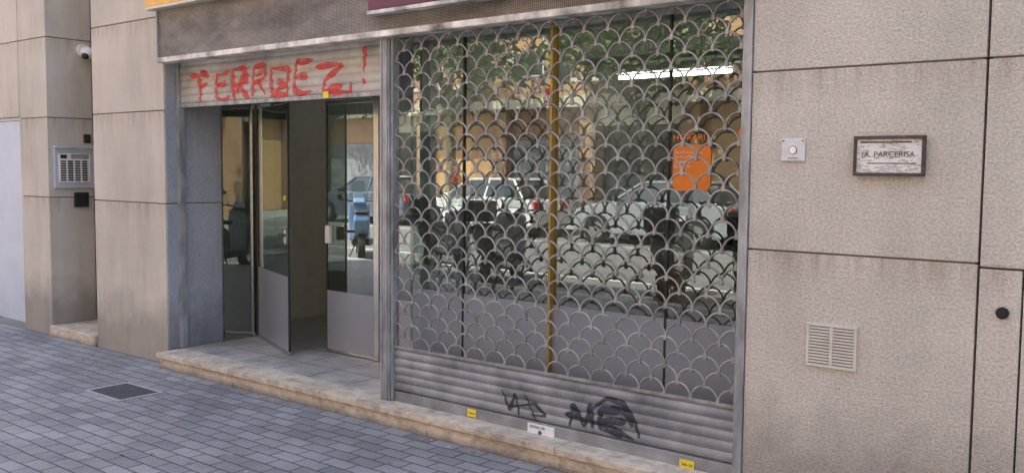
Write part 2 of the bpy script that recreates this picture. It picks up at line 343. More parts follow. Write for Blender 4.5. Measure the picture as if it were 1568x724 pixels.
# ------------------------------------------------------------------ corrugated shutters
def prof(y0,amp,pitch,z0):
    return lambda z: y0-amp*(abs(math.sin(math.pi*(z-z0)/pitch))**.5)
def corrugated(name,x0,x1,z0,z1,fn,mat,parent,n=9,pitch=.05):
    k=int((z1-z0)/pitch*n); vs=[];fs=[]
    for i in range(k+1):
        z=z0+(z1-z0)*i/k; vs+= [(x0,fn(z),z),(x1,fn(z),z)]
    for i in range(k): fs.append((2*i,2*i+1,2*i+3,2*i+2))
    return quads(name,vs,fs,mat,parent,True)
def ribbon(name,strokes,w,fn,mat,parent,lift=.002,zlim=None):
    vs=[];fs=[]
    for st in strokes:
        pts=[]
        for (a,b) in zip(st[:-1],st[1:]):
            d=math.hypot(b[0]-a[0],b[1]-a[1]); n=max(1,int(d/.006))
            for i in range(n): pts.append((a[0]+(b[0]-a[0])*i/n,a[1]+(b[1]-a[1])*i/n))
        pts.append(st[-1]); m=5; base=len(vs)
        for _ in range(5): pts=[pts[0]]+[((pts[i-1][0]+pts[i][0]+pts[i+1][0])/3,(pts[i-1][1]+pts[i][1]+pts[i+1][1])/3) for i in range(1,len(pts)-1)]+[pts[-1]]
        ph=random.uniform(0,6); wf=random.uniform(.8,1.2)
        for i,p in enumerate(pts):
            a=pts[max(0,i-2)]; b=pts[min(len(pts)-1,i+2)]; dx,dz=b[0]-a[0],b[1]-a[1]; l=math.hypot(dx,dz) or 1; nx,nz=-dz/l,dx/l
            ww=w*wf*(.9+.3*math.sin(i*.13+ph))*min(1,.45+min(i,len(pts)-1-i)*.12)
            for j in range(m):
                t=(j/(m-1)-.5)*ww; X=p[0]+nx*t; Z=p[1]+nz*t
                if zlim: Z=min(max(Z,zlim[0]),zlim[1])
                vs.append((X,fn(Z)-lift,Z))
        for i in range(len(pts)-1):
            for j in range(m-1): q=base+i*m+j; fs.append((q,q+1,q+m+1,q+m))
    return quads(name,vs,fs,mat,parent)
R=grp("entrance_roller_shutter")
f1=prof(.135,.013,.06,2.10)
corrugated("slats",-6.775,-4.33,2.10,2.43,f1,'shutterB',R,10,.06)
box("bottom_bar",-6.775,-4.33,.118,.145,2.07,2.10,'galv',R,.004)
box("slat_backing",-6.775,-4.33,.15,.165,2.08,2.42,'galv',R)
cyl("latch",(-5.72,.125,2.05),(-5.60,.125,2.05),.012,'iron',R)
f1b=lambda z: .118 if z<2.1 else f1(z)
def letter(ch,x,z,w,h):
    S={'F':[[(-.1,1.02),(.3,1.06),(.95,.95)],[(.35,1.),(.38,.5),(.28,0)],[(.35,.60),(.85,.68)]],
       'E':[[(.95,1.02),(.4,.93),(.05,.97),(-.03,.5),(0,0.03),(.5,-.03),(1.0,.04)],[(0,.5),(.75,.55)]],
       'R':[[(.02,-.03),(-.02,.5),(.05,1),(.85,1.0),(.95,.60),(.08,.45)],[(.4,.5),(.75,.2),(1.02,-.02)]],
       'O':[[(0.05,0.02),(-.04,.5),(0.02,1.02),(.6,.94),(1.0,.98),(.92,.4),(.96,0),(.4,.05),(-.03,0.0)],[(.32,.45),(.62,.55)]],
       'Z':[[(-.02,.92),(.5,1.03),(.82,.97),(.25,.52),(.12,.10),(.5,.03),(1.05,.04),(1.02,.38)]],
       '!':[[(.55,1.1),(.45,.7),(.32,.38)],[(.3,.14),(.27,.0)]]}[ch]
    sk=random.uniform(-.12,.12)
    return [[(x+a*w+sk*b*w+random.uniform(-.009,.009),z+b*h+random.uniform(-.008,.008)) for a,b in s] for s in S]
st=[]
for ch,x,w,z in (("F",-6.58,.24,2.11),("E",-6.28,.17,2.12),("R",-6.06,.18,2.105),("R",-5.82,.16,2.125),("O",-5.60,.20,2.115),("E",-5.33,.19,2.13),("Z",-5.08,.33,2.105),("!",-4.66,.13,2.15)):
    st+=letter(ch,x,z,w,.22+random.uniform(-.03,.02))
ribbon("red_graffiti",st,.042,f1b,'redpaint',R,.0025,(2.085,2.40))
ribbon("red_graffiti_fill",[[(-6.02,2.15),(-5.93,2.29)],[(-5.78,2.27),(-5.70,2.30)],[(-5.56,2.14),(-5.43,2.20)],[(-4.98,2.13),(-4.83,2.15)],[(-6.5,2.34),(-6.4,2.31)]],.05,f1b,'redpaint',R,.004,(2.085,2.40))
ribbon("red_graffiti_drips",[[(q,2.16),(q+.003,2.16-random.uniform(.03,.07))] for q in (-6.49,-6.05,-5.63,-5.31,-4.95)],.009,f1b,'redpaint',R,.003,(2.075,2.40))
box("yellow_sticker",-5.02,-4.96,.112,.1165,2.075,2.12,'yel_st',R)

sp_=grp("shutter_dividing_post")
box("post_body",-4.318,-4.24,-.015,.06,.126,2.41,'galv',sp_,.006)
boxes("guide_channel",[(-4.312,-4.300,-.022,-.0155,.13,2.405),(-4.262,-4.250,-.022,-.0155,.13,2.405)],'galv',sp_)
G=grp("rolling_grille")
gx0,gx1=-4.222,-1.885; Rr=.0745; y0=.03
lines=[]; clips=[]
z=.47; row=0
while z<2.43:
    off=(row%2)*Rr; pts=[]; xc=gx0-Rr+off
    jz=random.uniform(-.005,.005); sg=random.uniform(-.002,.002)
    while xc-Rr<gx1:
        for k in range(13):
            a=math.pi-k*math.pi/12; X=xc+Rr*math.cos(a); Z=z+jz+sg*math.sin((X+4.2)*1.3)+Rr*math.sin(a)*1.0
            if gx0<=X<=gx1 and Z<2.43: pts.append((X,y0+.003*math.sin(X*7+row),Z))
        if gx0+.01<xc+Rr<gx1-.01: clips.append((xc+Rr,z+jz))
        xc+=2*Rr
    cur=[]
    for p in pts:
        if cur and abs(p[0]-cur[-1][0])>.05: lines.append(cur); cur=[]
        cur.append(p)
    if len(cur)>1: lines.append(cur)
    z+=Rr; row+=1
tube("scale_rods",lines,.0055,'grille',G,res=2)
boxes("rod_clips",[(a-.009,a+.009,y0-.009,y0+.009,b-.012,b+.016) for a,b in clips],'grille',G,.003)
boxes("side_guides",[(-4.238,-4.222,.0,.06,.13,2.42),(-1.888,-1.843,-.012,.06,.10,2.42)],'galv',G,.003)
f2=prof(.034,.014,.052,.19)
corrugated("solid_slats",gx0,gx1,.19,.46,f2,'shutter',G,10,.052)
box("slat_backing",gx0,gx1,.042,.05,.10,.46,'galv',G)
boxes("bottom_bar",[(gx0,gx1,.015,.04,.098,.187)],'shutter',G,.005)
box("bottom_rubber",gx0,gx1,.012,.045,.085,.097,'black',G)
box("middle_rail",gx0,gx1,.018,.042,.461,.478,'grille',G,.003)
fb=lambda z: .015 if z<.188 else f2(z)
tag1=[[(-3.34,.335),(-3.28,.22),(-3.24,.33),(-3.21,.20)],[(-3.30,.235),(-3.10,.29),(-3.02,.23),(-3.13,.22)],[(-3.17,.33),(-3.09,.19)]]
tag2=[[(-2.86,.20),(-2.84,.33),(-2.76,.22),(-2.73,.35),(-2.71,.22)],[(-2.72,.32),(-2.62,.40),(-2.52,.385),(-2.45,.31),(-2.42,.22)],[(-2.54,.33),(-2.66,.33),(-2.67,.23),(-2.52,.21)],[(-2.66,.275),(-2.50,.29)],[(-2.89,.27),(-2.60,.245),(-2.45,.205)],[(-2.60,.36),(-2.50,.34),(-2.46,.27)]]
ribbon("black_graffiti",tag1,.016,fb,'blackpaint',G); ribbon("black_graffiti_tag",tag2,.030,fb,'blackpaint',G)
boxes("yellow_stickers",[(-3.595,-3.53,.0115,.0145,.135,.18),(-2.18,-2.10,.0115,.0145,.115,.165)],'yel_st',G)
text("sticker_text","24h-24",(-3.588,.0108,.150),.018,'black',G); text("sticker_text","24h-24",(-2.17,.0108,.134),.022,'black',G)
L_=grp("shutter_lock_plate"); L_.parent=G
box("plate",-3.14,-2.955,.006,.0148,.115,.178,'white',L_,.003); text("plate_text","SERRALLER",(-3.125,.0052,.155),.022,'black',L_)
cyl("keyhole",(-3.05,.0065,.135),(-3.05,.003,.135),.012,'iron',L_); box("latch_bolt",-3.4,-3.3,-.01,.014,.10,.115,'iron',L_,.003); box("latch_bolt",-2.66,-2.56,-.01,.014,.10,.115,'iron',L_,.003)
box("handle",-3.1,-2.98,-.03,.014,.100,.110,'iron',L_,.003)

# ------------------------------------------------------------------ glazing
W=grp("shop_window")
def pane(nm,x0,x1,y,z0,z1,par,film_z=.80):
    quads(nm,[(x0,y,z0),(x1,y,z0),(x1,y,z1),(x0,y,z1)],[(0,1,2,3)],'glass',par)
    if film_z: quads(nm+"_film",[(x0,y-.004,z0),(x1,y-.004,z0),(x1,y-.004,film_z),(x0,y-.004,film_z)],[(0,1,2,3)],'film',par)
xs=[-4.24,-3.80,-3.12,-2.38,-1.85]
for i in range(4): pane("pane",xs[i]+.004,xs[i+1]-.004,.20,.33,2.46,W,.83)
boxes("seams",[(x-.005,x+.005,.19,.215,.33,2.46) for x in (-3.80,-2.38)],'black',W)
box("gold_mullion",-3.128,-3.112,.165,.23,.33,2.46,'gold',W,.004)
box("sill_wall",-4.24,-1.85,.16,.27,.12,.329,'galv',W)
box("top_frame",-4.24,-1.85,.17,.23,2.40,2.458,'galv',W)
quads("return_pane",[(-4.262,.2,.13),(-4.262,.82,.13),(-4.262,.82,2.46),(-4.262,.2,2.46)],[(0,1,2,3)],'glass',W)
st=grp("opening_hours_sticker"); 
def rrect(x0,x1,z0,z1,r,y):
    v=[]
    for cx,cz,a0 in ((x1-r,z1-r,0),(x0+r,z1-r,90),(x0+r,z0+r,180),(x1-r,z0+r,270)):
        for k in range(7): a=math.radians(a0+k*15); v.append((cx+r*math.cos(a),y,cz+r*math.sin(a)))
    return v
v=rrect(-2.355,-2.14,1.50,1.735,.035,.195); quads("orange_panel",v,[tuple(range(len(v)))],'orange',st)
text("title","HORARI",(-2.355,.194,1.755),.05,'orange',st)
text("hours","De dilluns a dijous\nDe 8 a 17:30h\nDivendres\nde 8 a 15h",(-2.343,.1935,1.69),.021,'white',st)
st=grp("round_orange_sticker"); v=[(-1.95+.05*math.cos(k*.3927),.195,1.78+.05*math.sin(k*.3927)) for k in range(16)]; quads("disc",v,[tuple(range(16))],'orange',st)
st=grp("alarm_sticker"); box("disc",-3.175,-3.13,.185,.19,1.98,2.06,'redlamp',st); box("label",-3.17,-3.135,.183,.1845,1.995,2.02,'white',st)
Dg=grp("entrance_door")
quads("side_glass",[(-6.80,.522,.12),(-6.80,.80,.12),(-6.80,.80,2.45),(-6.80,.522,2.45)],[(0,1,2,3)],'dglass',Dg)
ZT=2.14
def leafdoor(nm,p0,p1,z0,z1,film,par,gm='glass'):
    g_=grp(nm); g_.parent=par
    (xa,ya),(xb,yb)=p0,p1; d=Vector((xb-xa,yb-ya,0)).normalized(); n=Vector((-d.y,d.x,0))
    def bx(s0,s1,t0,t1,za,zb,mat,name,bev=.003):
        o=box(name,0,s1-s0,t0,t1,za,zb,mat,g_,bev); o.location=(xa+d.x*s0,ya+d.y*s0,0); o.rotation_euler=(0,0,math.atan2(d.y,d.x)); return o
    Ln=math.hypot(xb-xa,yb-ya)
    for (s0,s1,t,za,zb,mt,nm2) in ((0,Ln,0,z0,z1,gm,"pane"),(0,Ln,-.004,z0,film,'film',"film")):
        a=Vector((xa,ya,0))+n*t; b=a+d*Ln; quads(nm2,[(a.x,a.y,za),(b.x,b.y,za),(b.x,b.y,zb),(a.x,a.y,zb)],[(0,1,2,3)],mt,g_)
    bx(0,Ln,-.008,.014,z1,z1+.03,'steel',"top_rail"); bx(0,Ln,-.008,.014,z0-.02,z0,'steel',"bottom_rail")
    return g_,bx,Ln
g1,bx,Ln=leafdoor("open_leaf",(-6.76,.84),(-5.90,.50),.145,ZT-.04,.74,Dg,'dglass')
bx(Ln-.012,Ln,-.006,.012,.145,ZT-.04,'black',"edge"); bx(0,.012,-.006,.012,.145,ZT-.04,'black',"edge")
bx(Ln-.09,Ln-.01,-.03,.02,1.0,1.12,'steel',"lock_case",.006); bx(Ln-.08,Ln+.05,-.06,-.04,1.06,1.08,'iron',"lever",.005)
bx(Ln-.09,Ln-.045,-.012,-.007,1.34,1.38,'yel_st',"sticker")
g2,bx,Ln=leafdoor("fixed_leaf",(-5.80,.80),(-5.24,.80),.145,ZT-.04,.62,Dg,'rglass')
bx(0,.008,-.006,.012,.145,ZT-.04,'black',"edge")
bx(.01,.06,-.03,.02,1.0,1.14,'white',"lock_case",.006)
g3,bx,Ln=leafdoor("side_panel",(-5.17,.80),(-4.27,.80),.145,ZT-.04,.62,Dg,'rglass')
boxes("posts",[(-6.83,-6.785,.80,.86,.12,2.46),(-5.235,-5.175,.775,.83,.12,2.46)],'steel',Dg,.006)
boxes("transom",[(-6.77,-5.24,.79,.84,ZT,2.46),(-5.17,-4.27,.79,.84,ZT,2.46)],'galv',Dg)

# ------------------------------------------------------------------ wall fittings
d=grp("side_door"); box("leaf",-10.33,-9.41,.03,.08,.05,2.03,'bluedoor',d,.004); boxes("frame",[(-10.35,-9.372,.02,.1,2.032,2.06),(-9.408,-9.372,.02,.1,.0,2.03)],'bluedoor',d,.003)
ic=grp("intercom_panel"); X=-8.80
box("back_plate",X,X+.022,.045,.428,1.385,1.785,'intercom',ic,.006)
box("hood",X+.022,X+.05,.042,.43,1.76,1.785,'intercom',ic,.004)
box("button_block",X+.022,X+.03,.085,.39,1.44,1.71,'white',ic,.003)
L=[];L2=[]
for r_ in range(9):
    for c_ in range(4):
        yy=.10+c_*.068; zz=1.455+r_*.022; (L if c_%2 else L2).append((X+.030,X+.034,yy,yy+.05,zz,zz+.014))
boxes("buttons",L,'black',ic); boxes("name_tags",L2,'rust',ic)
boxes("speaker_slots",[(X+.030,X+.033,.20,.37,1.665+k*.011,1.670+k*.011) for k in range(4)],'black',ic); box("call_lens",X+.03,X+.034,.10,.16,1.665,1.70,'black',ic)
v_=grp("small_vent"); box("plate",X,X+.012,.338,.405,1.815,1.90,'rust',v_,.002); boxes("slats",[(X+.012,X+.018,.345,.398,1.823+k*.015,1.830+k*.015) for k in range(5)],'black',v_)
b_=grp("black_junction_box"); box("body",X,X+.03,.232,.366,1.205,1.345,'black',b_,.006); box("lid",X+.03,X+.034,.24,.36,1.212,1.338,'black',b_,.002)
c_=grp("dome_security_camera"); cyl("base",(X,.345,2.69),(X+.04,.345,2.69),.06,'white',c_,28); cyl("arm",(X+.04,.345,2.69),(X+.07,.345,2.68),.03,'white',c_)
sphere("housing",(X+.10,.345,2.66),(.068,.068,.062),'white',c_); sphere("lens_dome",(X+.125,.315,2.632),.036,'black',c_)
p_=grp("wall_key_plate"); box("plate",-1.688,-1.578,-.012,-.001,1.65,1.752,'intercom',p_,.004); cyl("emblem",(-1.633,-.012,1.70),(-1.633,-.016,1.70),.016,'lip',p_,24); box("label",-1.655,-1.61,-.0145,-.0125,1.662,1.666,'redlamp',p_)
tube("emblem_ring",[[(-1.633+.018*math.cos(k*.3927),-.013,1.70+.018*math.sin(k*.3927)) for k in range(16)]],.0015,'iron',p_,True)
for sx in (-1.678,-1.588): cyl("screw",(sx,-.012,1.742),(sx,-.015,1.742),.004,'iron',p_,8)
def peeled():
    m,nt,b=new_mat("peeling_sign_face")
    r=ramp(nt,[(.36,(.30,.27,.24)),(.40,(.70,.69,.65)),(.51,(.78,.77,.74)),(.535,(.14,.13,.12)),(.56,(.35,.33,.31)),(.58,(.72,.71,.68))]); nt.links.new(noise(nt,24,7,.8,coords(nt,(.5,1,2.2))),r.inputs[0])
    nt.links.new(r.outputs[0],b.inputs['Base Color']); b.inputs['Roughness'].default_value=.5; return m
M['peel']=peeled()
s_=grp("framed_wall_sign"); box("face",-1.345,-1.078,-.02,-.001,1.602,1.748,'peel',s_)
boxes("frame",[(-1.357,-1.066,-.032,-.001,1.744,1.758),(-1.357,-1.066,-.032,-.001,1.588,1.602),(-1.357,-1.345,-.031,-.002,1.6025,1.7435),(-1.078,-1.066,-.031,-.002,1.6025,1.7435)],'rust',s_,.003)
text("faded_lettering","(A. PARCERISA",(-1.325,-.0208,1.668),.034,'rust',s_)
boxes("dirt_smears",[(-1.33,-1.12,-.0212,-.0205,1.728,1.734),(-1.30,-1.10,-.0212,-.0205,1.640,1.644)],'rust',s_)
v_=grp("vent_grille"); boxes("frame",[(-1.545,-1.32,-.012,-.001,.915,.928),(-1.545,-1.32,-.012,-.001,.732,.745),(-1.545,-1.532,-.011,-.0015,.7455,.9145),(-1.333,-1.32,-.011,-.0015,.7455,.9145),(-1.440,-1.425,-.011,-.0015,.7455,.9145)],'ventp',v_,.002)
box("back",-1.535,-1.33,-.003,-.001,.74,.92,'joint',v_)
sl=[]
for k in range(12):
    zz=.750+k*.0138
    for a,b in ((-1.5315,-1.4405),(-1.4245,-1.3335)): sl.append((a,b,-.010,-.003,zz,zz+.009))
boxes("louvres",sl,'ventp',v_,.001)
h_=grp("rubber_wall_cap"); cyl("rim",(-.755,-.001,1.05),(-.755,-.012,1.05),.024,'rubber',h_,24); cyl("plug",(-.755,-.012,1.05),(-.755,-.016,1.05),.014,'dark',h_,24)

# ------------------------------------------------------------------ ground
Gd=quads("ground",[(-300,-300,-.16),(300,-300,-.16),(300,300,-.16),(-300,300,-.16)],[(0,1,2,3)],'ground')
box("pavement",-60,40,-5.3,-.0005,-.15,0,'paving')
box("kerb",-60,40,-5.5,-5.303,-.15,.004,'kerb',None,.01)
quads("road",[(-60,-16.0,-.125),(40,-16.0,-.125),(40,-5.5,-.125),(-60,-5.5,-.125)],[(0,1,2,3)],'asphalt')
quads("road_marking",[(-60,-7.9,-.121),(40,-7.9,-.121),(40,-7.8,-.121),(-60,-7.8,-.121)],[(0,1,2,3)],'line')
quads("road_marking",[(-60,-13.5,-.121),(40,-13.5,-.121),(40,-13.4,-.121),(-60,-13.4,-.121)],[(0,1,2,3)],'line')
box("far_kerb",-60,40,-16.2,-16.0,-.15,.004,'kerb',None,.01)
box("far_pavement",-60,40,-20,-16.203,-.15,0,'fpave')
dc=grp("drain_cover"); cx,cy=-6.2,-.72
boxes("frame",[(cx-.24,cx+.24,cy-.17,cy-.145,0,.008),(cx-.24,cx+.24,cy+.145,cy+.17,0,.008),(cx-.24,cx-.215,cy-.1445,cy+.1445,0,.008),(cx+.215,cx+.24,cy-.1445,cy+.1445,0,.008)],'kerb',dc,.002)
boxes("bars",[(cx-.214,cx+.214,cy-.14+k*.024,cy-.122+k*.024,0.0,.006) for k in range(12)],'iron',dc)
box("pit_shade_sheet",cx-.214,cx+.214,cy-.144,cy+.144,.0005,.0015,'dark',dc)  # flat dark sheet, paints in the shade of a hole under the bars
M['litter']=simple("dry_leaf",(.34,.22,.11),.8,0,.5,20); M['paper']=simple("paper_scrap",(.6,.58,.55),.8,0,.3,30)
for nm,mt_,cnt in (("dry_leaf_litter",'litter',130),("paper_scrap_litter",'paper',30)):
    vs=[];fs=[]
    for k in range(cnt):
        a=random.uniform(0,6.28); X=random.uniform(-9.5,-2.5); Y=-abs(random.gauss(0,.8))-.17; s=random.uniform(.006,.022 if mt_=='litter' else .012)
        if k%3==0: Y=-.17-random.uniform(0,.06)
        b0=len(vs); c0=random.uniform(.4,.8)
        for q in range(6): rr=s*(1 if q%3==0 else c0); vs.append((X+rr*math.cos(a+q*1.047),Y+rr*math.sin(a+q*1.047),.003+random.uniform(0,.005)))
        fs.append(tuple(range(b0,b0+6)))
    quads(nm,vs,fs,mt_)

# ------------------------------------------------------------------ opposite building
O=grp("brick_apartment_building"); Y=-20.0
box("wall",-60,25,Y-10,Y,3.9,17,'brick',O)
box("storefront_back",-60,25,Y-10,Y-.6,0,3.9,'cream',O)
box("string_course",-60,25,Y-.02,Y+.25,3.6,3.95,'cream',O)
i=0; k=-60; cols=[]
while k<25:
    cols.append((k,k+.6,Y-.6,Y+.02,0,3.6)); 
    if i%3==0: box("shop_glass",k+.62,k+3.6,Y-.5,Y-.45,.4,3.0,'cglass',O); box("awning_panel",k+.62,k+3.6,Y-.5,Y-.1,3.0,3.6,'cream',O)
    elif i%3==1: box("metal_shutter",k+.62,k+3.6,Y-.4,Y-.3,0,3.6,'blind',O)
    else:
        box("garage_door",k+.62,k+3.6,Y-.4,Y-.3,0,2.6,'shutter',O); box("overdoor",k+.62,k+3.6,Y-.4,Y-.3,2.62,3.6,'brick',O)
    for fl in range(4):
        z=4.9+fl*3
        box("window_blind",k+.9,k+2.1,Y+.0,Y+.04,z+.5,z+1.5,'blind',O); box("window_glass",k+.9,k+2.1,Y,Y+.03,z-.2,z+.49,'cglass',O); box("window_frame",k+.85,k+2.15,Y,Y+.02,z-.25,z+1.55,'white',O)
        if i%2==0:
            box("balcony_slab",k+.3,k+3.6,Y+.03,Y+1.0,z-.62,z-.5,'cream',O); box("balcony_front",k+.3,k+3.6,Y+.92,Y+1.0,z-.498,z+.4,'brick',O)
        box("balcony_door",k+2.5,k+3.4,Y,Y+.03,z-.49,z+1.5,'cglass',O)
    k+=3.6;i+=1
boxes("columns",cols,'brick',O)

# ------------------------------------------------------------------ vehicles
def wheel(nm,c,r,w,par):
    e=grp(nm); e.parent=par; c=Vector(c); d=Vector((0,w/2,0))
    cyl("tyre",c-d,c+d,r,'rubber',e,28); cyl("rim",c-d*1.04,c+d*1.04,r*.62,'steel',e,20); cyl("hub",c-d*1.1,c+d*1.1,r*.15,'black',e,12); return e
def car(loc,rz,col,tag):
    e=grp("parked_car",loc,rz); M[tag]=simple(tag,col,.25,.1,.03,2,coat=1.)
    low=[(-2.05,.30),(-2.1,.62),(-1.95,.80),(-1.55,.93),(-.9,1.0),(1.5,1.02),(1.98,.95),(2.08,.70),(2.08,.32),(1.80,.22),(-1.8,.22)]
    prism("body",low,'y',-.86,.86,tag,e,.06)
    A=[(-.95,.99),(1.72,1.01)]; T=[(-.25,1.44),(1.30,1.46)]
    vs=[(A[0][0],-.80,A[0][1]),(A[1][0],-.80,A[1][1]),(A[1][0],.80,A[1][1]),(A[0][0],.80,A[0][1]),(T[0][0],-.62,T[0][1]),(T[1][0],-.62,T[1][1]),(T[1][0],.62,T[1][1]),(T[0][0],.62,T[0][1])]
    quads("windows",vs,[(0,1,5,4),(1,2,6,5),(2,3,7,6),(3,0,4,7),(4,5,6,7)],'cglass',e)
    prism("roof",[(-.30,1.43),(-.1,1.50),(1.1,1.515),(1.36,1.45)],'y',-.64,.64,tag,e,.02)
    for s in (-1,1):
        tube("pillars",[[(-.95,.80*s,.99),(-.25,.63*s,1.45)],[(.45,.80*s,.99),(.5,.63*s,1.45)],[(1.72,.80*s,1.0),(1.30,.63*s,1.46)]],.035,tag,e)
        box("mirror",-.82,-.66,.86*s-(.0 if s>0 else .16),.86*s+(.16 if s>0 else 0),.98,1.10,tag,e,.03)
        box("door_seam",.42,.428,.855*s,.864*s,.35,.95,'black',e); box("door_handle",.5,.66,.86*s-.01,.88*s+.0,.82,.85,'steel',e)
        for wx in (-1.35,1.3):
            cyl("wheel_arch",(wx,.80*s,.33),(wx,.868*s,.33),.37,'black',e,28)
        box("headlight",-2.09,-1.90,.50*s-.16,.50*s+.2,.62,.78,'white',e,.03); box("taillight",1.98,2.09,.62*s-.12,.62*s+.16,.72,.92,'redlamp',e,.02)
    for wx in (-1.35,1.3):
        for s in (-1,1): wheel("wheel",(wx,.80*s,.32),.315,.2,e)
    box("number_plate",-2.11,-2.09,-.25,.25,.42,.53,'white',e); box("grille",-2.105,-2.085,-.45,.45,.57,.70,'black',e)
    return e
car((-16.2,-14.9,-.125),0,(.72,.73,.72),"white_car_paint")
car((-10.9,-15.0,-.125),0,(.30,.32,.33),"grey_car_paint")
car((-22.0,-14.9,-.125),0,(.10,.12,.16),"dark_car_paint")
car((-5.6,-15.0,-.125),math.pi,(.60,.61,.62),"silver_car_paint")
def scooter(name,loc,rz,col,tag,screen=True):
    e=grp(name,loc,rz); M[tag]=simple(tag,col,.3,.1,.05,3,coat=1.)
    wheel("front_wheel",(-.66,0,.26),.26,.11,e); wheel("rear_wheel",(.62,0,.26),.26,.13,e)
    prism("rear_body",[(.05,.40),(.10,.68),(.35,.80),(.95,.88),(1.0,.74),(.80,.50),(.45,.38)],'y',-.15,.15,tag,e,.05)
    prism("floorboard",[(-.40,.24),(-.42,.34),(.15,.36),(.45,.38),(.40,.24)],'y',-.17,.17,'black',e,.03)
    prism("leg_shield",[(-.40,.28),(-.55,.62),(-.50,1.0),(-.40,1.02),(-.36,.62),(-.28,.30)],'y',-.21,.21,tag,e,.04)
    prism("front_mudguard",[(-.95,.36),(-.86,.52),(-.66,.585),(-.48,.52),(-.42,.40),(-.50,.46),(-.66,.53),(-.82,.47)],'y',-.07,.07,tag,e,.015)
    prism("seat",[(.02,.78),(.0,.86),(.35,.84),(.50,.92),(.95,.96),(1.0,.90),(.40,.80)],'y',-.14,.14,'black',e,.03)
    prism("headset",[(-.58,.98),(-.60,1.08),(-.42,1.14),(-.34,1.04),(-.40,.98)],'y',-.12,.12,tag,e,.03)
    sphere("headlight",(-.58,0,1.03),(.03,.07,.05),'white',e)
    tube("handlebar",[[(-.36,-.36,1.10),(-.44,-.15,1.07),(-.44,.15,1.07),(-.36,.36,1.10)]],.016,'black',e)
    tube("mirror_stalks",[[(-.42,-.22,1.08),(-.44,-.30,1.28)],[(-.42,.22,1.08),(-.44,.30,1.28)]],.007,'black',e)
    for s in (-1,1): sphere("mirror",(-.44,.32*s,1.30),(.02,.06,.035),'black',e)
    tube("forks",[[(-.66,.075,.26),(-.50,.075,.62)],[(-.66,-.075,.26),(-.50,-.075,.62)]],.02,'steel',e)
    cyl("exhaust",(.25,-.17,.27),(.80,-.19,.36),.05,'steel',e)
    tube("stand",[[(.2,.1,.25),(.25,.22,.0)]],.012,'black',e)
    if screen: quads("windscreen",[(-.60,-.2,1.08),(-.60,.2,1.08),(-.46,.16,1.48),(-.46,-.16,1.48)],[(0,1,2,3)],'glass',e)
    if col[2]<.2: box("top_box",.85,1.2,-.2,.2,.98,1.28,'black',e,.05)
    return e
for i,(x,y,cn,cl) in enumerate([(-13.7,-6.7,"scooter_blue",(.12,.22,.38)),(-11.2,-6.5,"scooter_black",(.03,.03,.035)),(-10.1,-6.5,"scooter_darkgrey",(.08,.08,.09)),(-9.0,-6.6,"scooter_graphite",(.05,.05,.06)),(-6.0,-6.5,"scooter_grey",(.10,.10,.11)),(-4.9,-6.5,"scooter_dark",(.04,.04,.05))]):
    scooter("parked_scooter",(x,y,-.125),math.radians(70 if i else 40),cl,cn)

# ------------------------------------------------------------------ trees
def tree(loc,h,cr,seed,n=5200):
    rnd=random.Random(seed); e=grp("plane_tree",loc)
    top=Vector((rnd.uniform(-.3,.3),rnd.uniform(-.3,.3),h*.45))
    bm=bmesh.new()
    def seg(a,b,r0,r1):
        d=b-a; m=Matrix.Translation((a+b)/2)@d.to_track_quat('Z','Y').to_matrix().to_4x4()
        r=bmesh.ops.create_cone(bm,cap_ends=True,segments=10,radius1=r0,radius2=r1,depth=d.length*1.03); bmesh.ops.transform(bm,matrix=m,verts=r['verts'])
    p=Vector((0,0,-.1)); q=top*.5+Vector((.08,0,0)); seg(p,q,.19,.15); seg(q,top,.15,.12)
    cl=[]
    for k in range(8):
        a=k*.785+rnd.uniform(-.3,.3); s=top*rnd.uniform(.75,1); m_=s+Vector((math.cos(a)*cr*.45,math.sin(a)*cr*.45,h*.15+rnd.uniform(0,.5))); t=m_+Vector((math.cos(a+.3)*cr*.35,math.sin(a+.3)*cr*.35,h*rnd.uniform(.05,.25)))
        seg(s,m_,.08,.05); seg(m_,t,.05,.02); cl+=[m_,t,(m_+t)/2+Vector((rnd.uniform(-.6,.6),rnd.uniform(-.6,.6),.5)),m_+Vector((rnd.uniform(-1,1),rnd.uniform(-1,1),rnd.uniform(.3,1.5)))]
        t2=m_+Vector((math.cos(a-.7)*cr*.4,math.sin(a-.7)*cr*.4,rnd.uniform(-.2,.5))); seg(m_,t2,.035,.012); cl.append(t2)
    cl.append(top+Vector((0,0,h*.4)))
    me=bpy.data.meshes.new("trunk_and_limbs"); bm.to_mesh(me); bm.free(); mkobj("trunk_and_limbs",me,'bark',e,True)
    vs=[];fs=[]
    for k in range(n):
        c=rnd.choice(cl); rr=rnd.uniform(.45,.95); v=Vector((rnd.gauss(0,1),rnd.gauss(0,1),rnd.gauss(0,.75))); v=c+v*rr*.55
        s=rnd.uniform(.06,.13); ax=Vector((rnd.uniform(-1,1),rnd.uniform(-1,1),rnd.uniform(-.6,.6))).normalized(); b=ax.cross(Vector((rnd.uniform(-1,1),rnd.uniform(-1,1),rnd.uniform(-1,1)))).normalized(); b0=len(vs)
        vs+=[tuple(v-ax*s),tuple(v-b*s*.8),tuple(v+ax*s),tuple(v+b*s*.8)]; fs.append((b0,b0+1,b0+2,b0+3))
    quads("foliage",vs,fs,'leaf',e)
tree((-12.4,-16.8,0),8,2.6,1); tree((-19.5,-16.8,0),8.5,2.6,2,3600); tree((-5.2,-16.9,0),8,2.6,3,3600); tree((-27,-16.9,0),8,2.6,4,3600)
tree((1.8,-5.95,-.05),7.5,2.2,6,3600)

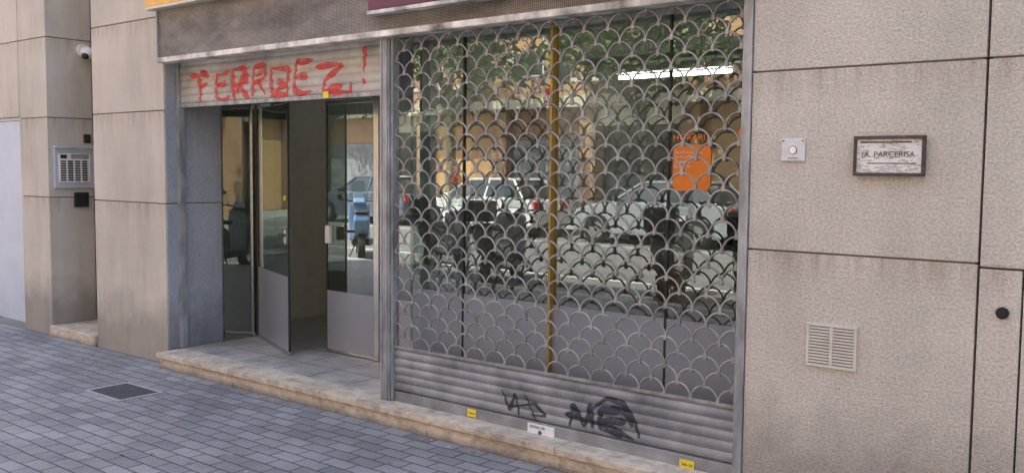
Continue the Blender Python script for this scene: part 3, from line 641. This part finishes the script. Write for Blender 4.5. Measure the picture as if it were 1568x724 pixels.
# ------------------------------------------------------------------ person on far pavement
def person(loc,rz):
    e=grp("pedestrian_woman",loc,rz)
    M['skin']=simple("skin",(.55,.34,.25),.6); M['jacket']=simple("red_jacket",(.45,.07,.05),.8); M['trousers']=simple("dark_trousers",(.04,.045,.07),.85); M['hair']=simple("auburn_hair",(.22,.07,.03),.7)
    def skin(nm,verts,edges,rad,mat,root=0):
        me=bpy.data.meshes.new(nm); me.from_pydata(verts,edges,[]); o=mkobj(nm,me,mat,e)
        md=o.modifiers.new("Skin",'SKIN'); md.use_smooth_shade=True
        for i,r in enumerate(rad): me.skin_vertices[0].data[i].radius=r if isinstance(r,tuple) else (r,r); me.skin_vertices[0].data[i].use_root=(i==root)
        s=o.modifiers.new("Sub",'SUBSURF'); s.levels=1; s.render_levels=2; return o
    skin("legs",[(0,0,.95),(0,.09,.88),(-.06,.10,.50),(.06,.10,.10),(-.06,.10,.04),(0,-.09,.88),(.03,-.10,.50),(.12,-.10,.09),(.0,-.10,.04)],[(0,1),(1,2),(2,3),(3,4),(0,5),(5,6),(6,7),(7,8)],[(.12,.15),.09,.06,.04,.04,.09,.06,.04,.04],'trousers')
    skin("torso",[(0,0,.93),(0,0,1.12),(0,0,1.30),(0,0,1.42),(0,.17,1.38),(.03,.22,1.12),(-.10,.20,.92),(0,-.17,1.38),(.03,-.22,1.12),(-.12,-.20,.95)],[(0,1),(1,2),(2,3),(3,4),(4,5),(5,6),(3,7),(7,8),(8,9)],[(.11,.15),(.10,.13),(.11,.16),(.06,.08),.055,.045,.032,.055,.045,.032],'jacket')
    skin("neck",[(0,0,1.40),(-.01,0,1.50)],[(0,1)],[.05,.045],'skin')
    sphere("head",(-.015,0,1.58),(.088,.072,.112),'skin',e); sphere("nose",(-.105,0,1.57),(.016,.012,.02),'skin',e); sphere("hair",(.02,0,1.605),(.098,.088,.115),'hair',e); sphere("hair_back",(.06,0,1.50),(.05,.08,.10),'hair',e)
    for s in (-1,1):
        sphere("eye",(-.093,.03*s,1.59),(.008,.012,.008),'black',e); sphere("ear",(-.01,.075*s,1.575),(.018,.01,.025),'skin',e)
        b=Vector((-.13,.20*s,.90)); sphere("palm",tuple(b),(.022,.014,.04),'skin',e,12)
        tube("fingers",[[tuple(b+Vector((-.018+.012*k,0,-.03))),tuple(b+Vector((-.022+.012*k,0,-.065-(.008 if k in(1,2) else 0)))),tuple(b+Vector((-.028+.012*k,-.008*s,-.09-(.01 if k in(1,2) else 0))))] for k in range(4)]+[[tuple(b+Vector((-.02,0,.0))),tuple(b+Vector((-.045,0,-.03)))]],.0065,'skin',e)
    box("lips",-.101,-.093,-.02,.02,1.535,1.543,'redlamp',e,.002)
    prism("shoe",[(-.16,0),(-.17,.04),(-.05,.09),(.05,.08),(.06,0)],'y',.06,.14,'black',e,.01); prism("shoe",[(-.09,0),(-.10,.04),(.02,.09),(.12,.08),(.13,0)],'y',-.14,-.06,'black',e,.01)
    return e
person((-19.0,-16.6,0.0),0)

# ------------------------------------------------------------------ light
w=bpy.data.worlds.new("World"); bpy.context.scene.world=w; w.use_nodes=True; nt=w.node_tree
sky=nt.nodes.new("ShaderNodeTexSky"); sky.sky_type='NISHITA'; sky.sun_disc=False
EL=math.radians(60); AZ=math.radians(-14)
sky.sun_elevation=EL; sky.sun_rotation=AZ; sky.air_density=1.0; sky.dust_density=4; sky.ozone_density=.4
bg=nt.nodes["Background"]; bg.inputs[1].default_value=SKY; nt.links.new(sky.outputs[0],bg.inputs[0])
sl=bpy.data.lights.new("sun","SUN"); sl.energy=SUN; sl.angle=math.radians(.5); sl.color=(1,.94,.85)
so=bpy.data.objects.new("sun",sl); bpy.context.scene.collection.objects.link(so)
sd=Vector((math.sin(AZ)*math.cos(EL),math.cos(AZ)*math.cos(EL),math.sin(EL)))
so.rotation_euler=sd.to_track_quat('Z','Y').to_euler(); so.location=(0,20,30)

# ------------------------------------------------------------------ camera
yaw,pitch,roll=math.radians(38.55),math.radians(4.11),math.radians(.55)
a=Vector((-math.sin(yaw)*math.cos(pitch),math.cos(yaw)*math.cos(pitch),-math.sin(pitch))); r=Vector((math.cos(yaw),math.sin(yaw),0)); u=r.cross(a)
r2=r*math.cos(roll)+u*math.sin(roll); u2=-r*math.sin(roll)+u*math.cos(roll)
cd=bpy.data.cameras.new("camera"); cd.lens=1421.1/1568*36; cd.sensor_width=36; cd.clip_end=1000; cd.clip_start=.05
co=bpy.data.objects.new("camera",cd); bpy.context.scene.collection.objects.link(co)
mt=Matrix((r2,u2,-a)).transposed().to_4x4(); mt.translation=Vector((0,-4.09,1.6)); co.matrix_world=mt
bpy.context.scene.camera=co
vs_=bpy.context.scene.view_settings; vs_.view_transform='Standard'; vs_.look='None'; vs_.exposure=0
